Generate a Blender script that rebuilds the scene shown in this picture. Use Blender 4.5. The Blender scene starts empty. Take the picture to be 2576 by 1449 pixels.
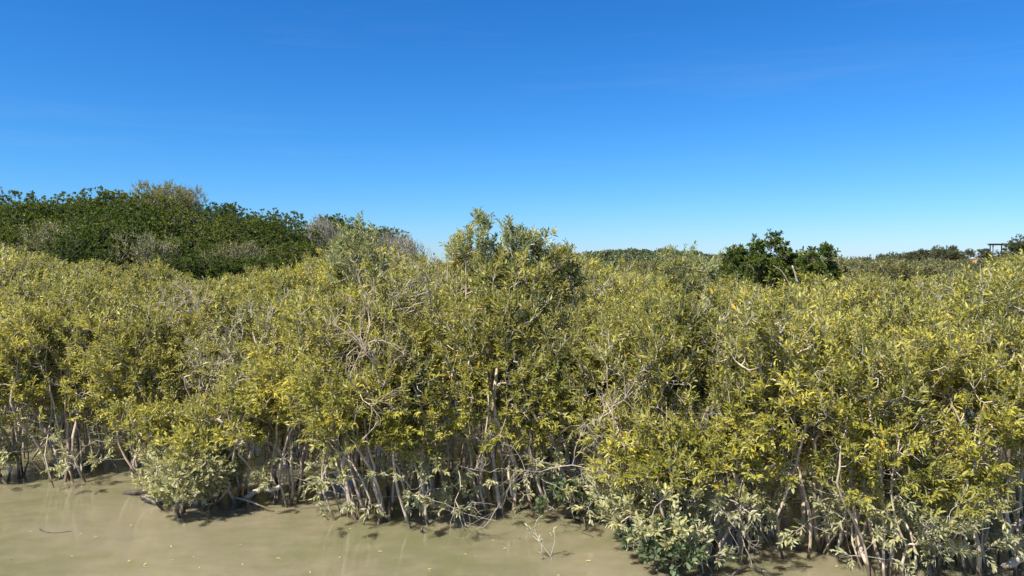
import bpy, math, random
import numpy as np
from mathutils import Vector

R = math.radians
C = bpy.context.scene.collection
scn = bpy.context.scene

# ------------------------------------------------------------------ camera
CAM_H = 3.4
FPX = 1874.0            # focal length in units of a 2576 px wide picture
HOR = 662.0             # row of the horizon in that picture
PITCH = math.atan((724.5 - HOR) / FPX)
cam_d = bpy.data.cameras.new('camera')
cam_d.sensor_width = 36
cam_d.lens = 36 * FPX / 2576
cam_d.clip_start = 0.1
cam_d.clip_end = 6000
cam = bpy.data.objects.new('camera', cam_d)
C.objects.link(cam)
cam.location = (0, 0, CAM_H)
cam.rotation_euler = (R(90) - PITCH, 0, 0)
scn.camera = cam

# ------------------------------------------------------------------ sky and sun
SUN_AZ, SUN_EL = R(-130), R(53)
EXPO = 0.93
SKY_K = 1.04 * 2 ** (0.25 - EXPO)
w = bpy.data.worlds.new('World')
scn.world = w
w.use_nodes = True
nt = w.node_tree
bg = nt.nodes['Background']
sky = nt.nodes.new('ShaderNodeTexSky')
sky.sky_type = 'NISHITA'
sky.sun_disc = False
sky.sun_elevation = SUN_EL
sky.sun_rotation = SUN_AZ
sky.altitude = 0
sky.air_density = 1.0
sky.dust_density = 0.12
sky.ozone_density = 3.0
# colour response of the camera to the sky: per-channel gain, steeper red
sep = nt.nodes.new('ShaderNodeSeparateColor'); com = nt.nodes.new('ShaderNodeCombineColor')
nt.links.new(sky.outputs[0], sep.inputs[0])
for ch, (gain, pw) in enumerate(((0.116, 1.72), (0.545, 1.15), (1.15, 1.0))):
    p_ = nt.nodes.new('ShaderNodeMath'); p_.operation = 'POWER'; p_.inputs[1].default_value = pw
    g_ = nt.nodes.new('ShaderNodeMath'); g_.operation = 'MULTIPLY'; g_.inputs[1].default_value = gain * SKY_K
    nt.links.new(sep.outputs[ch], p_.inputs[0]); nt.links.new(p_.outputs[0], g_.inputs[0]); nt.links.new(g_.outputs[0], com.inputs[ch])
# very faint high wisps
tcw = nt.nodes.new('ShaderNodeTexCoord'); mpw_ = nt.nodes.new('ShaderNodeMapping'); mpw_.inputs['Scale'].default_value = (1.2, 1.2, 16); mpw_.inputs['Rotation'].default_value = (0.05, 0.12, 0)
nt.links.new(tcw.outputs['Generated'], mpw_.inputs[0])
nzw = nt.nodes.new('ShaderNodeTexNoise'); nzw.inputs['Scale'].default_value = 1.8; nzw.inputs['Detail'].default_value = 5; nzw.inputs['Roughness'].default_value = .6
nt.links.new(mpw_.outputs[0], nzw.inputs['Vector'])
mrw = nt.nodes.new('ShaderNodeMapRange'); mrw.inputs[1].default_value = .56; mrw.inputs[2].default_value = .82; mrw.inputs[4].default_value = .04
nt.links.new(nzw.outputs['Fac'], mrw.inputs[0])
mxw = nt.nodes.new('ShaderNodeMix'); mxw.data_type = 'RGBA'; mxw.inputs[7].default_value = (4.0, 4.4, 4.8, 1)
nt.links.new(mrw.outputs[0], mxw.inputs[0]); nt.links.new(com.outputs[0], mxw.inputs[6]); nt.links.new(mxw.outputs[2], bg.inputs['Color'])
bg.inputs['Strength'].default_value = 0.11

sd = bpy.data.lights.new('sun', 'SUN')
sd.energy = 4.9
sd.angle = R(0.5)
sd.color = (1.0, 0.94, 0.82)
sun = bpy.data.objects.new('sun', sd)
C.objects.link(sun)
svec = Vector((math.sin(SUN_AZ) * math.cos(SUN_EL), math.cos(SUN_AZ) * math.cos(SUN_EL), math.sin(SUN_EL)))
sun.rotation_euler = svec.to_track_quat('Z', 'Y').to_euler()
sun.location = (0, 0, 30)

scn.view_settings.view_transform = 'Standard'
scn.view_settings.look = 'None'
scn.view_settings.exposure = EXPO
scn.view_settings.gamma = 1
scn.cycles.max_bounces = 6
scn.cycles.diffuse_bounces = 3
scn.cycles.transmission_bounces = 3
scn.cycles.transparent_max_bounces = 4

# ------------------------------------------------------------------ helpers
def ray(px, py):
    a = (px - 1288.0) / FPX
    b = (724.5 - py) / FPX
    cp, sp = math.cos(PITCH), math.sin(PITCH)
    return np.array([a, cp + b * sp, -sp + b * cp])

def at(px, py, D):
    """point seen at (px, py) at distance D along +Y"""
    d = ray(px, py)
    return np.array([0, 0, CAM_H]) + d * (D / d[1])

def ground_at(px, py, z=0.0):
    d = ray(px, py)
    return np.array([0, 0, CAM_H]) + d * ((z - CAM_H) / d[2])

def tag(o, label=None, cat=None, group=None, kind=None):
    if label: o['label'] = label
    if cat: o['category'] = cat
    if group: o['group'] = group
    if kind: o['kind'] = kind
    return o

def thing(name, label, cat, loc=(0, 0, 0), rz=0.0, group=None, sc=1.0):
    o = bpy.data.objects.new(name, None)
    o.empty_display_size = 0.2
    C.objects.link(o)
    o.location = loc
    o.rotation_euler = (0, 0, rz)
    o.scale = (sc, sc, sc) if not isinstance(sc, tuple) else sc
    return tag(o, label, cat, group)

class Geo:
    """collects quads"""
    def __init__(s):
        s.v = []; s.f = []; s.m = []; s.r = []; s.n = 0
    def add(s, v, f, m=0, r=None):
        v = np.asarray(v, np.float32).reshape(-1, 3)
        f = np.asarray(f, np.int32).reshape(-1, 4)
        s.v.append(v); s.f.append(f + s.n); s.n += len(v)
        s.m.append(np.full(len(f), m, np.int32))
        s.r.append(np.zeros(len(f), np.float32) if r is None else np.asarray(r, np.float32))
    def mesh(s, name, mats, smooth=False):
        v = np.concatenate(s.v); f = np.concatenate(s.f); m = np.concatenate(s.m); r = np.concatenate(s.r)
        me = bpy.data.meshes.new(name)
        me.vertices.add(len(v)); me.vertices.foreach_set('co', v.ravel())
        me.loops.add(f.size); me.loops.foreach_set('vertex_index', f.ravel())
        me.polygons.add(len(f))
        me.polygons.foreach_set('loop_start', np.arange(0, f.size, 4, dtype=np.int32))
        me.polygons.foreach_set('material_index', m)
        if smooth: me.polygons.foreach_set('use_smooth', np.ones(len(f), bool))
        at_ = me.attributes.new('rnd', 'FLOAT', 'FACE')
        at_.data.foreach_set('value', r)
        for mt in mats: me.materials.append(mt)
        me.update()
        return me
    def obj(s, name, mats, parent=None, smooth=False):
        o = bpy.data.objects.new(name, s.mesh(name, mats, smooth))
        C.objects.link(o)
        if parent is not None: o.parent = parent
        return o

def nrm(a):
    return a / np.maximum(np.linalg.norm(a, axis=-1, keepdims=True), 1e-9)

def tubes(geo, P, Rr, K=4, m=0, cap=False):
    """P (B,n,3) centre lines, Rr (B,n) radii"""
    P = np.asarray(P, float); Rr = np.asarray(Rr, float)
    B, n, _ = P.shape
    if cap:
        P = np.concatenate([P[:, :1], P, P[:, -1:]], 1)
        Rr = np.concatenate([Rr[:, :1] * .02, Rr, Rr[:, -1:] * .02], 1); n += 2
    T = np.empty_like(P)
    T[:, 1:-1] = P[:, 2:] - P[:, :-2]; T[:, 0] = P[:, 1] - P[:, 0]; T[:, -1] = P[:, -1] - P[:, -2]
    if cap:
        T[:, 0] = P[:, 2] - P[:, 1]; T[:, 1] = T[:, 0]; T[:, -1] = P[:, -2] - P[:, -3]; T[:, -2] = T[:, -1]
    T = nrm(T)
    ov = nrm(P[:, -1] - P[:, 0])
    ax = np.zeros((B, 3)); ax[np.arange(B), np.argmin(np.abs(ov), 1)] = 1
    U = nrm(np.cross(T, ax[:, None, :])); V = np.cross(T, U)
    a = np.arange(K) * 2 * math.pi / K
    ring = (U[:, :, None, :] * np.cos(a)[None, None, :, None] + V[:, :, None, :] * np.sin(a)[None, None, :, None])
    vs = P[:, :, None, :] + ring * Rr[:, :, None, None]
    i = np.arange(n - 1)[:, None]; k = np.arange(K)[None, :]; k2 = (k + 1) % K
    f = np.stack([i * K + k, i * K + k2, (i + 1) * K + k2, (i + 1) * K + k], -1).reshape(-1, 4)
    f = (f[None] + (np.arange(B) * n * K)[:, None, None]).reshape(-1, 4)
    geo.add(vs.reshape(-1, 3), f, m)

def smooth_line(pts, n):
    """Catmull-Rom through pts, resampled to n"""
    pts = np.asarray(pts, float)
    p = np.vstack([2 * pts[0] - pts[1], pts, 2 * pts[-1] - pts[-2]])
    t = np.linspace(0, len(pts) - 1 - 1e-6, n)
    i = t.astype(int); u = (t - i)[:, None]
    a, b, c, d = p[i], p[i + 1], p[i + 2], p[i + 3]
    return 0.5 * (2 * b + (c - a) * u + (2 * a - 5 * b + 4 * c - d) * u ** 2 + (3 * b - a - 3 * c + d) * u ** 3)

def limb(geo, pts, r0, r1, K=8, m=0, n=None, cap=True, rng=None, rough=0.0):
    n = n or max(6, len(pts) * 4)
    L = smooth_line(pts, n)
    rr = np.linspace(r0, r1, n)
    if rng is not None:
        L[1:-1] += rng.normal(0, rough, (n - 2, 3)); rr = rr * (1 + rng.normal(0, .07, n))
    tubes(geo, L[None], rr[None], K, m, cap)
    return L

def leaves(geo, P, D, N, L, W, rnd, m=0, obov=False, fold=0.18):
    D = nrm(D)
    S = nrm(np.cross(N, D)); Nn = np.cross(D, S)
    L = L[:, None]; W = W[:, None]
    tip = P + D * L - Nn * L * 0.10
    a1, a2 = (0.34, 0.70) if not obov else (0.45, 0.82)
    w1, w2 = (0.5, 0.36) if not obov else (0.40, 0.45)
    c1 = P + D * L * a1 + Nn * W * fold; c2 = P + D * L * a2 + Nn * W * fold * .8
    l1 = c1 + S * W * w1; l2 = c2 + S * W * w2; r1 = c1 - S * W * w1; r2 = c2 - S * W * w2
    v = np.stack([P, tip, l2, l1, r1, r2], 1).reshape(-1, 3)
    n = len(P)
    base = np.arange(n)[:, None] * 6
    f = np.stack([base + np.array([0, 1, 2, 3]), base + np.array([0, 4, 5, 1])], 1).reshape(-1, 4)
    geo.add(v, f, m, np.repeat(rnd, 2))

# ------------------------------------------------------------------ materials
def mat(name):
    m = bpy.data.materials.new(name); m.use_nodes = True
    n = m.node_tree.nodes; l = m.node_tree.links
    b = n['Principled BSDF']
    return m, n, l, b

def ramp(n, stops):
    r = n.new('ShaderNodeValToRGB')
    e = r.color_ramp.elements
    e[0].position = stops[0][0]; e[0].color = (*stops[0][1], 1)
    e[1].position = stops[-1][0]; e[1].color = (*stops[-1][1], 1)
    for p, c in stops[1:-1]:
        x = e.new(p); x.color = (*c, 1)
    return r

def math_n(n, l, op, a, b=None, c=None, clamp=False):
    x = n.new('ShaderNodeMath'); x.operation = op; x.use_clamp = clamp
    for i, q in enumerate((a, b, c)):
        if q is None: continue
        if isinstance(q, (int, float)): x.inputs[i].default_value = q
        else: l.new(q, x.inputs[i])
    return x.outputs[0]

def mix_n(n, l, fac, a, b, mode='MIX'):
    x = n.new('ShaderNodeMix'); x.data_type = 'RGBA'; x.blend_type = mode
    for s, q in ((0, fac), (6, a), (7, b)):
        if isinstance(q, (int, float)): x.inputs[s].default_value = q
        elif isinstance(q, tuple): x.inputs[s].default_value = (*q, 1)
        else: l.new(q, x.inputs[s])
    return x.outputs[2]

def noise_n(n, l, vec, scale, detail=2, rough=.5):
    x = n.new('ShaderNodeTexNoise'); x.inputs['Scale'].default_value = scale
    x.inputs['Detail'].default_value = detail; x.inputs['Roughness'].default_value = rough
    l.new(vec, x.inputs['Vector'])
    return x.outputs['Fac']

def leaf_mat(name, stops, under, silt=True, objw=0.25, patch=1.0, trans=0.3, rare=(0.52, 0.34, 0.03), rough=0.42, spec=0.5, off=0.0, silt_col=(0.42, 0.42, 0.28)):
    m, n, l, b = mat(name)
    g = n.new('ShaderNodeNewGeometry'); oi = n.new('ShaderNodeObjectInfo')
    at_ = n.new('ShaderNodeAttribute'); at_.attribute_name = 'rnd'
    n1 = noise_n(n, l, g.outputs['Position'], 0.55, 2)
    n2 = noise_n(n, l, g.outputs['Position'], 2.2, 1)
    t = math_n(n, l, 'MULTIPLY', at_.outputs['Fac'], 0.50)
    t = math_n(n, l, 'MULTIPLY_ADD', n1, 1.1 * patch, t)
    t = math_n(n, l, 'MULTIPLY_ADD', n2, 0.9 * patch, t)
    t = math_n(n, l, 'MULTIPLY_ADD', oi.outputs['Random'], objw, t)
    t = math_n(n, l, 'ADD', t, -1.0 * patch - objw * .5 + 0.22 + off, clamp=True)
    rp = ramp(n, stops); l.new(t, rp.inputs[0])
    col = rp.outputs[0]
    # a few leaves turned orange
    fr = math_n(n, l, 'FRACT', math_n(n, l, 'MULTIPLY', at_.outputs['Fac'], 37.0))
    col = mix_n(n, l, math_n(n, l, 'GREATER_THAN', fr, 0.985), col, rare)
    # pale underside of the leaf
    col = mix_n(n, l, math_n(n, l, 'MULTIPLY', g.outputs['Backfacing'], 0.7), col, under)
    if silt:   # leaves below the last high tide wear a coat of dry silt
        sx = n.new('ShaderNodeSeparateXYZ'); l.new(g.outputs['Position'], sx.inputs[0])
        nz = noise_n(n, l, g.outputs['Position'], 1.6, 2)
        lim = math_n(n, l, 'MULTIPLY_ADD', nz, 0.8, 0.58)
        k = math_n(n, l, 'MULTIPLY', math_n(n, l, 'SUBTRACT', lim, sx.outputs['Z']), 5.0, clamp=True)
        fr2 = math_n(n, l, 'FRACT', math_n(n, l, 'MULTIPLY', at_.outputs['Fac'], 11.0))
        k = math_n(n, l, 'MULTIPLY', k, math_n(n, l, 'MULTIPLY_ADD', fr2, 0.45, 0.42))
        col = mix_n(n, l, k, col, silt_col)
    l.new(col, b.inputs['Base Color'])
    b.inputs['Roughness'].default_value = rough
    b.inputs['Specular IOR Level'].default_value = spec
    tr = n.new('ShaderNodeBsdfTranslucent')
    tc = mix_n(n, l, 1.0, col, (1.25, 1.2, 0.55), 'MULTIPLY')
    l.new(tc, tr.inputs['Color'])
    ms = n.new('ShaderNodeMixShader'); ms.inputs[0].default_value = trans
    l.new(b.outputs[0], ms.inputs[1]); l.new(tr.outputs[0], ms.inputs[2])
    l.new(ms.outputs[0], n['Material Output'].inputs['Surface'])
    return m

def bark_mat(name, c1, c2, wet=True, rough=0.8):
    m, n, l, b = mat(name)
    g = n.new('ShaderNodeNewGeometry')
    mp = n.new('ShaderNodeMapping'); mp.inputs['Scale'].default_value = (1, 1, 0.35)
    l.new(g.outputs['Position'], mp.inputs[0])
    a = noise_n(n, l, mp.outputs[0], 14, 4, .65)
    rp = ramp(n, [(0.36, c1), (0.62, c2)]); l.new(a, rp.inputs[0])
    col = rp.outputs[0]
    if wet:
        sx = n.new('ShaderNodeSeparateXYZ'); l.new(g.outputs['Position'], sx.inputs[0])
        nz = noise_n(n, l, g.outputs['Position'], 5, 2)
        lim = math_n(n, l, 'MULTIPLY_ADD', nz, 0.30, 0.02)
        k = math_n(n, l, 'MULTIPLY', math_n(n, l, 'SUBTRACT', lim, sx.outputs['Z']), 16, clamp=True)
        col = mix_n(n, l, math_n(n, l, 'MULTIPLY', k, .85), col, (0.075, 0.05, 0.022))
    l.new(col, b.inputs['Base Color'])
    b.inputs['Roughness'].default_value = rough
    bp = n.new('ShaderNodeBump'); bp.inputs['Strength'].default_value = 0.5; bp.inputs['Distance'].default_value = 0.01
    l.new(a, bp.inputs['Height']); l.new(bp.outputs[0], b.inputs['Normal'])
    return m

OLIVE = [(0.0, (0.075, 0.098, 0.010)), (0.35, (0.24, 0.232, 0.028)), (0.70, (0.43, 0.40, 0.065)), (1.0, (0.62, 0.52, 0.07))]
DARK = [(0.0, (0.036, 0.070, 0.013)), (0.5, (0.088, 0.128, 0.022)), (1.0, (0.19, 0.20, 0.038))]
M_leaf = leaf_mat('olive_mangrove_leaf', OLIVE, (0.46, 0.44, 0.23), patch=1.15, spec=.4)
M_leaf_grey = leaf_mat('grey_mangrove_leaf', [(0.0, (0.10, 0.14, 0.035)), (0.5, (0.21, 0.235, 0.065)), (1.0, (0.36, 0.33, 0.08))], (0.44, 0.47, 0.30), objw=0.15)
M_leaf_bush = leaf_mat('bush_leaf', [(0.0, (0.07, 0.11, 0.02)), (0.4, (0.15, 0.185, 0.035)), (0.75, (0.27, 0.27, 0.06)), (1.0, (0.5, 0.42, 0.07))], (0.34, 0.37, 0.22), silt_col=(0.32, 0.36, 0.24))
M_leaf_round = leaf_mat('round_mangrove_leaf', [(0.0, (0.05, 0.09, 0.02)), (0.5, (0.11, 0.155, 0.035)), (1.0, (0.2, 0.22, 0.05))], (0.14, 0.18, 0.06), silt=False, trans=.38, rough=.5, spec=.3)
M_leaf_dark = leaf_mat('dark_mangrove_leaf', DARK, (0.11, 0.15, 0.03), objw=0.7, trans=0.3, rare=(0.25, 0.2, 0.03), rough=0.55, spec=0.25, silt_col=(0.16, 0.2, 0.12))
M_leaf_pale = leaf_mat('pale_distant_leaf', [(0.0, (0.11, 0.13, 0.035)), (0.5, (0.20, 0.20, 0.055)), (1.0, (0.30, 0.27, 0.08))], (0.25, 0.25, 0.12), silt=False)
M_leaf_dist = leaf_mat('distant_olive_leaf', [(0.0, (0.09, 0.11, 0.03)), (0.5, (0.19, 0.19, 0.055)), (1.0, (0.30, 0.27, 0.08))], (0.2, 0.2, 0.1), silt=False)
M_leaf_hill = leaf_mat('hill_leaf', [(0.0, (0.045, 0.068, 0.024)), (0.5, (0.08, 0.105, 0.038)), (1.0, (0.14, 0.155, 0.06))], (0.1, 0.12, 0.06), silt=False)
M_bark = bark_mat('mangrove_bark', (0.27, 0.20, 0.15), (0.58, 0.47, 0.36))
M_twig = bark_mat('mangrove_twig', (0.34, 0.29, 0.23), (0.62, 0.56, 0.47), wet=False)
M_twig_dark = bark_mat('brown_twig', (0.07, 0.055, 0.035), (0.16, 0.13, 0.09), wet=False)
M_bark_pale = bark_mat('pale_bark', (0.30, 0.25, 0.19), (0.50, 0.43, 0.34))
M_bark_dark = bark_mat('wet_dark_bark', (0.035, 0.028, 0.02), (0.10, 0.08, 0.06), wet=False, rough=.5)
M_twig_grey = bark_mat('grey_twig', (0.20, 0.18, 0.16), (0.36, 0.33, 0.30), wet=False)

# ------------------------------------------------------------------ tree growing
def grow(rng, H, Rad, zb, nstem, ntips, spread=0.16, lobes=9, flat=0.0, stems=None, lean=(0, 0), low=0.0):
    """returns nodes, parents, stem ids, branches, tip ids"""
    cz = (H + zb) / 2; hz = (H - zb) / 2
    # lobes of the crown
    lc = []; lr = []
    for i in range(lobes):
        a = rng.uniform(0, 2 * math.pi); q = math.sqrt(rng.uniform(0.05, 1)) * 0.68
        z = rng.uniform(-0.62, 0.66)
        if i == 0: z, q = 0.62, 0.15
        s = math.sqrt(max(0.1, 1 - z * z * .55))
        lc.append((math.cos(a) * q * Rad * s, math.sin(a) * q * Rad * s, cz + z * hz)); lr.append(rng.uniform(.36, .52))
    lc = np.array(lc); lr = np.array(lr)
    li = rng.integers(0, lobes, ntips)
    d = nrm(rng.normal(size=(ntips, 3))); rad = rng.uniform(0.25, 1, ntips) ** 0.45
    tips = lc[li] + d * (rad * lr[li])[:, None] * np.array([Rad, Rad, hz * 0.95 if hz * .95 < Rad else Rad])
    tips[:, 0] += lean[0] * tips[:, 2]; tips[:, 1] += lean[1] * tips[:, 2]
    nl = int(ntips * low)
    if nl:
        a = rng.uniform(0, 6.28, nl); q = Rad * rng.uniform(.3, .95, nl)
        tips = np.concatenate([tips, np.stack([np.cos(a) * q, np.sin(a) * q, rng.uniform(.3, max(.5, zb + .25), nl)], 1)])
    tips = tips[(tips[:, 2] > 0.16)]
    cap = len(tips) * 3 + nstem * 12 + 200
    pos = np.zeros((cap, 3)); par = np.full(cap, -1); sid = np.zeros(cap, int); n = 0
    chains = []
    for s in range(nstem):
        if stems is not None and s < len(stems):
            L = smooth_line(np.array(stems[s]), 12)
        else:
            a = 2 * math.pi * (s + rng.uniform(-.3, .3)) / max(1, nstem)
            b = np.array([math.cos(a), math.sin(a), 0]) * spread * rng.uniform(.3, 1.2)
            b[2] = -0.3
            tz = cz + hz * rng.uniform(0.0, 0.45)
            o = Rad * rng.uniform(.15, .6)
            a2 = a + rng.uniform(-.5, .5)
            e = np.array([math.cos(a2) * o + lean[0] * tz, math.sin(a2) * o + lean[1] * tz, tz])
            m1 = b + (e - b) * 0.35 + np.array([rng.normal(0, .13), rng.normal(0, .13), 0])
            m2 = b + (e - b) * 0.7 + np.array([rng.normal(0, .13), rng.normal(0, .13), 0])
            L = smooth_line([b, m1, m2, e], 12)
            L[1:] += rng.normal(0, .012, (11, 3))
        ch = []
        for k in range(12):
            pos[n] = L[k]; par[n] = n - 1 if k else -1; sid[n] = s; ch.append(n); n += 1
        chains.append(ch)
    base_n = n
    # order tips by distance from stems
    sp = pos[:n]
    dd = np.min(np.linalg.norm(tips[:, None, :] - sp[None], axis=2), 1)
    order = np.argsort(dd)
    br = []; tipid = []
    zmin = min(zb * 0.55, .3) if low else zb * .55
    for t in order:
        tp = tips[t]
        q = pos[:n]; dv = tp - q
        dist = np.sqrt((dv * dv).sum(1))
        cost = dist + 0.55 * np.maximum(0, q[:, 2] - tp[2] + 0.05) + np.where(q[:, 2] < zmin, 3.0, 0)
        j = int(np.argmin(cost)); a = q[j].copy(); L = dist[j]
        if L < 0.03: continue
        side = rng.normal(0, 0.13 * L, 3)
        c1 = a + (tp - a) * 0.36 + side - np.array([0, 0, 0.05 * L]); c2 = a + (tp - a) * 0.7 + side * 0.8
        ids = [j]
        for c in (c1, c2, tp):
            pos[n] = c; par[n] = ids[-1]; sid[n] = sid[j]; ids.append(n); n += 1
        br.append(ids); tipid.append(n - 1)
    cnt = np.zeros(n)
    for t in tipid: cnt[t] = 1
    for i in range(n - 1, -1, -1):
        if par[i] >= 0: cnt[par[i]] += cnt[i]
    return pos[:n], par[:n], sid[:n], chains, br, np.array(tipid, int), cnt

def tree_parts(seed, H, Rad, zb, nstem=6, ntips=240, shoots=3, lpl=12, leaf=(0.088, 0.029), kind='lance', r0=0.0031,
               spread=0.16, thick=1.0, lobes=9, bare=0.08, stems=None, lean=(0, 0), shoot_len=0.17, split=True, stem_r=None, wscale=1.0, low=0.0):
    rng = np.random.default_rng(seed)
    pos, par, sid, chains, br, tips, cnt = grow(rng, H, Rad, zb, nstem, ntips, spread, lobes, stems=stems, lean=lean, low=low)
    rad = r0 * np.maximum(cnt, 1) ** 0.47 * thick
    out = {'stem': []}
    ng = nstem if split else 1
    gs = [Geo() for _ in range(ng)]
    for s, ch in enumerate(chains):
        P = pos[ch]; rr = rad[ch].copy()
        k = stem_r[s] if stem_r is not None and s < len(stem_r) else None
        if k: rr = np.maximum(rr, np.linspace(k, k * .35, 12))
        rr = rr * (1 + rng.normal(0, .05, 12)); rr[0] *= 1.15
        tubes(gs[s if split else 0], P[None], rr[None], 7, 0)
    B = np.array(br, int).reshape(-1, 4)
    big = rad[B[:, 1]] > 0.0062
    for s in range(ng):
        k = big & ((sid[B[:, 0]] == s) if split else True)
        if k.any():
            b = B[k]; rr = np.stack([rad[b[:, 1]] * 1.05, rad[b[:, 1]], rad[b[:, 2]], np.minimum(rad[b[:, 3]], rad[b[:, 2]])], 1)
            tubes(gs[s if split else 0], pos[b], rr, 5, 0)
    out['stem'] = gs
    cg = Geo()
    b = B[~big]
    if len(b):
        rr = np.stack([rad[b[:, 1]], rad[b[:, 1]], rad[b[:, 2]] * .9, rad[b[:, 3]] * .8], 1)
        tubes(cg, pos[b], rr, 3, 1)
    # leafy shoots at the tips
    T = pos[tips]; Pp = pos[par[tips]]
    bd = nrm(T - Pp)
    cen = np.array([lean[0] * H * .6, lean[1] * H * .6, zb + (H - zb) * .35])
    T = np.repeat(T, shoots, 0); bd = np.repeat(bd, shoots, 0)
    n = len(T)
    outw = nrm(T - cen)
    sd_ = nrm(bd * 0.5 + outw * 0.65 + np.array([0, 0, 0.45]) + rng.normal(0, .48, (n, 3)))
    Ls = shoot_len * rng.uniform(.55, 1.35, n)
    mid = T + sd_ * (Ls * .5)[:, None] + rng.normal(0, .012, (n, 3)); end = T + sd_ * Ls[:, None] + np.array([0, 0, .02])
    tw = 0.0026 * wscale
    tubes(cg, np.stack([T, mid, end], 1), np.tile([tw * 1.2, tw, tw * .7], (n, 1)), 3, 1)
    leafy = rng.uniform(size=n) > bare
    T, mid, end, sd_, Ls, outw = [q[leafy] for q in (T, mid, end, sd_, Ls, outw)]
    n = len(T)
    m = lpl
    srnd = rng.uniform(0, 1, n)
    P_, D_, N_, L_, W_, R_ = [], [], [], [], [], []
    up = np.array([0, 0, 1.0])
    ref = nrm(np.cross(sd_, up + rng.normal(0, .2, (n, 3))))
    ref2 = np.cross(sd_, ref)
    for i in range(m):
        if kind == 'lance':
            u = 0.25 + 0.75 * (i // 2) / max(1, (m // 2 - 1))
            ang = (i % 2) * math.pi + (i // 2) * (math.pi / 2) + rng.normal(0, .35, n)
            outk = 1.0 - 0.45 * u
        else:
            u = 0.82 + 0.18 * (i / m)
            ang = i * 2.4 + rng.normal(0, .3, n)
            outk = 0.95 - 0.5 * (i / m)
        keep = rng.uniform(size=n) > 0.12
        base = T + (end - T) * u
        rd = ref * np.cos(ang)[:, None] + ref2 * np.sin(ang)[:, None]
        D = nrm(sd_ * (0.55 + .35 * u) + rd * outk + rng.normal(0, .16, (n, 3)) + np.array([0, 0, -0.02]))
        N = nrm(up * 0.75 + sd_ * .75 + rng.normal(0, .5, (n, 3)))
        sz = rng.uniform(.68, 1.2, n) * (1.0 - .25 * (u > .9) * (kind == 'lance'))
        P_.append(base[keep]); D_.append(D[keep]); N_.append(N[keep])
        L_.append((leaf[0] * sz)[keep]); W_.append((leaf[1] * sz * rng.uniform(.8, 1.15, n))[keep])
        R_.append(np.clip(srnd * .78 + rng.uniform(0, .22, n), 0, 1)[keep])
    if n:
        leaves(cg, np.concatenate(P_), np.concatenate(D_), np.concatenate(N_), np.concatenate(L_), np.concatenate(W_), np.concatenate(R_), 0, obov=(kind != 'lance'))
    out['crown'] = cg
    return out

def proto(parts, mleaf, mbark, mtwig):
    stems = [g.mesh('stem' if len(parts['stem']) > 1 else 'trunk', [mbark], True) for g in parts['stem'] if g.n]
    return stems, parts['crown'].mesh('crown', [mleaf, mtwig])

def plant(pr, name, label, cat, loc, rz, sc, group=None, mleaf=None):
    stems, crown = pr
    t = thing(name, label, cat, loc, rz, group, sc)
    for s in stems:
        o = bpy.data.objects.new('stem' if len(stems) > 1 else 'trunk', s); C.objects.link(o); o.parent = t
    o = bpy.data.objects.new('crown', crown); C.objects.link(o); o.parent = t
    return t

# ------------------------------------------------------------------ water, ground, hills
def sheet(name, xs, ys, zf, material, kind='structure', smooth=True):
    X, Y = np.meshgrid(xs, ys)
    Z = zf(X, Y)
    v = np.stack([X, Y, Z], -1).reshape(-1, 3)
    nx = len(xs); i = np.arange(len(ys) - 1)[:, None]; k = np.arange(nx - 1)[None]
    f = np.stack([i * nx + k, i * nx + k + 1, (i + 1) * nx + k + 1, (i + 1) * nx + k], -1).reshape(-1, 4)
    g = Geo(); g.add(v, f)
    o = g.obj(name, [material], smooth=smooth)
    o['kind'] = kind
    return o

m, n, l, b = mat('silty_water')
g = n.new('ShaderNodeNewGeometry')
nA = noise_n(n, l, g.outputs['Position'], 0.35, 3)
mpw = n.new('ShaderNodeMapping'); mpw.inputs['Scale'].default_value = (1, 1.6, 1); l.new(g.outputs['Position'], mpw.inputs[0])
nB = noise_n(n, l, mpw.outputs[0], 2.3, 4, .6)
tt = math_n(n, l, 'MULTIPLY_ADD', nB, 0.45, math_n(n, l, 'MULTIPLY', nA, 0.9))
rp = ramp(n, [(0.44, (0.156, 0.154, 0.070)), (0.60, (0.176, 0.165, 0.090)), (0.78, (0.235, 0.205, 0.132))]); l.new(tt, rp.inputs[0])
l.new(rp.outputs[0], b.inputs['Base Color'])
b.inputs['Roughness'].default_value = 0.03
b.inputs['IOR'].default_value = 1.55
b.inputs['Specular IOR Level'].default_value = 0.5
b.inputs['Subsurface Weight'].default_value = 1.0
b.inputs['Subsurface Radius'].default_value = (0.42, 0.34, 0.22)
b.inputs['Subsurface Scale'].default_value = 1.0
w1 = noise_n(n, l, mpw.outputs[0], 1.6, 2)
w2 = noise_n(n, l, mpw.outputs[0], 7.0, 3, .6)
w3 = noise_n(n, l, mpw.outputs[0], 26.0, 2, .5)
hh = math_n(n, l, 'MULTIPLY_ADD', w3, 0.06, math_n(n, l, 'MULTIPLY_ADD', w2, 0.3, w1))
bp = n.new('ShaderNodeBump'); bp.inputs['Strength'].default_value = 0.11; bp.inputs['Distance'].default_value = 0.05
l.new(hh, bp.inputs['Height']); l.new(bp.outputs[0], b.inputs['Normal'])
M_water = m
sheet('water', np.array([-60, -20, -8, 0, 8, 20, 60.]), np.array([-20, 0, 6, 12, 20, 30, 46.]), lambda X, Y: X * 0, M_water)

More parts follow.
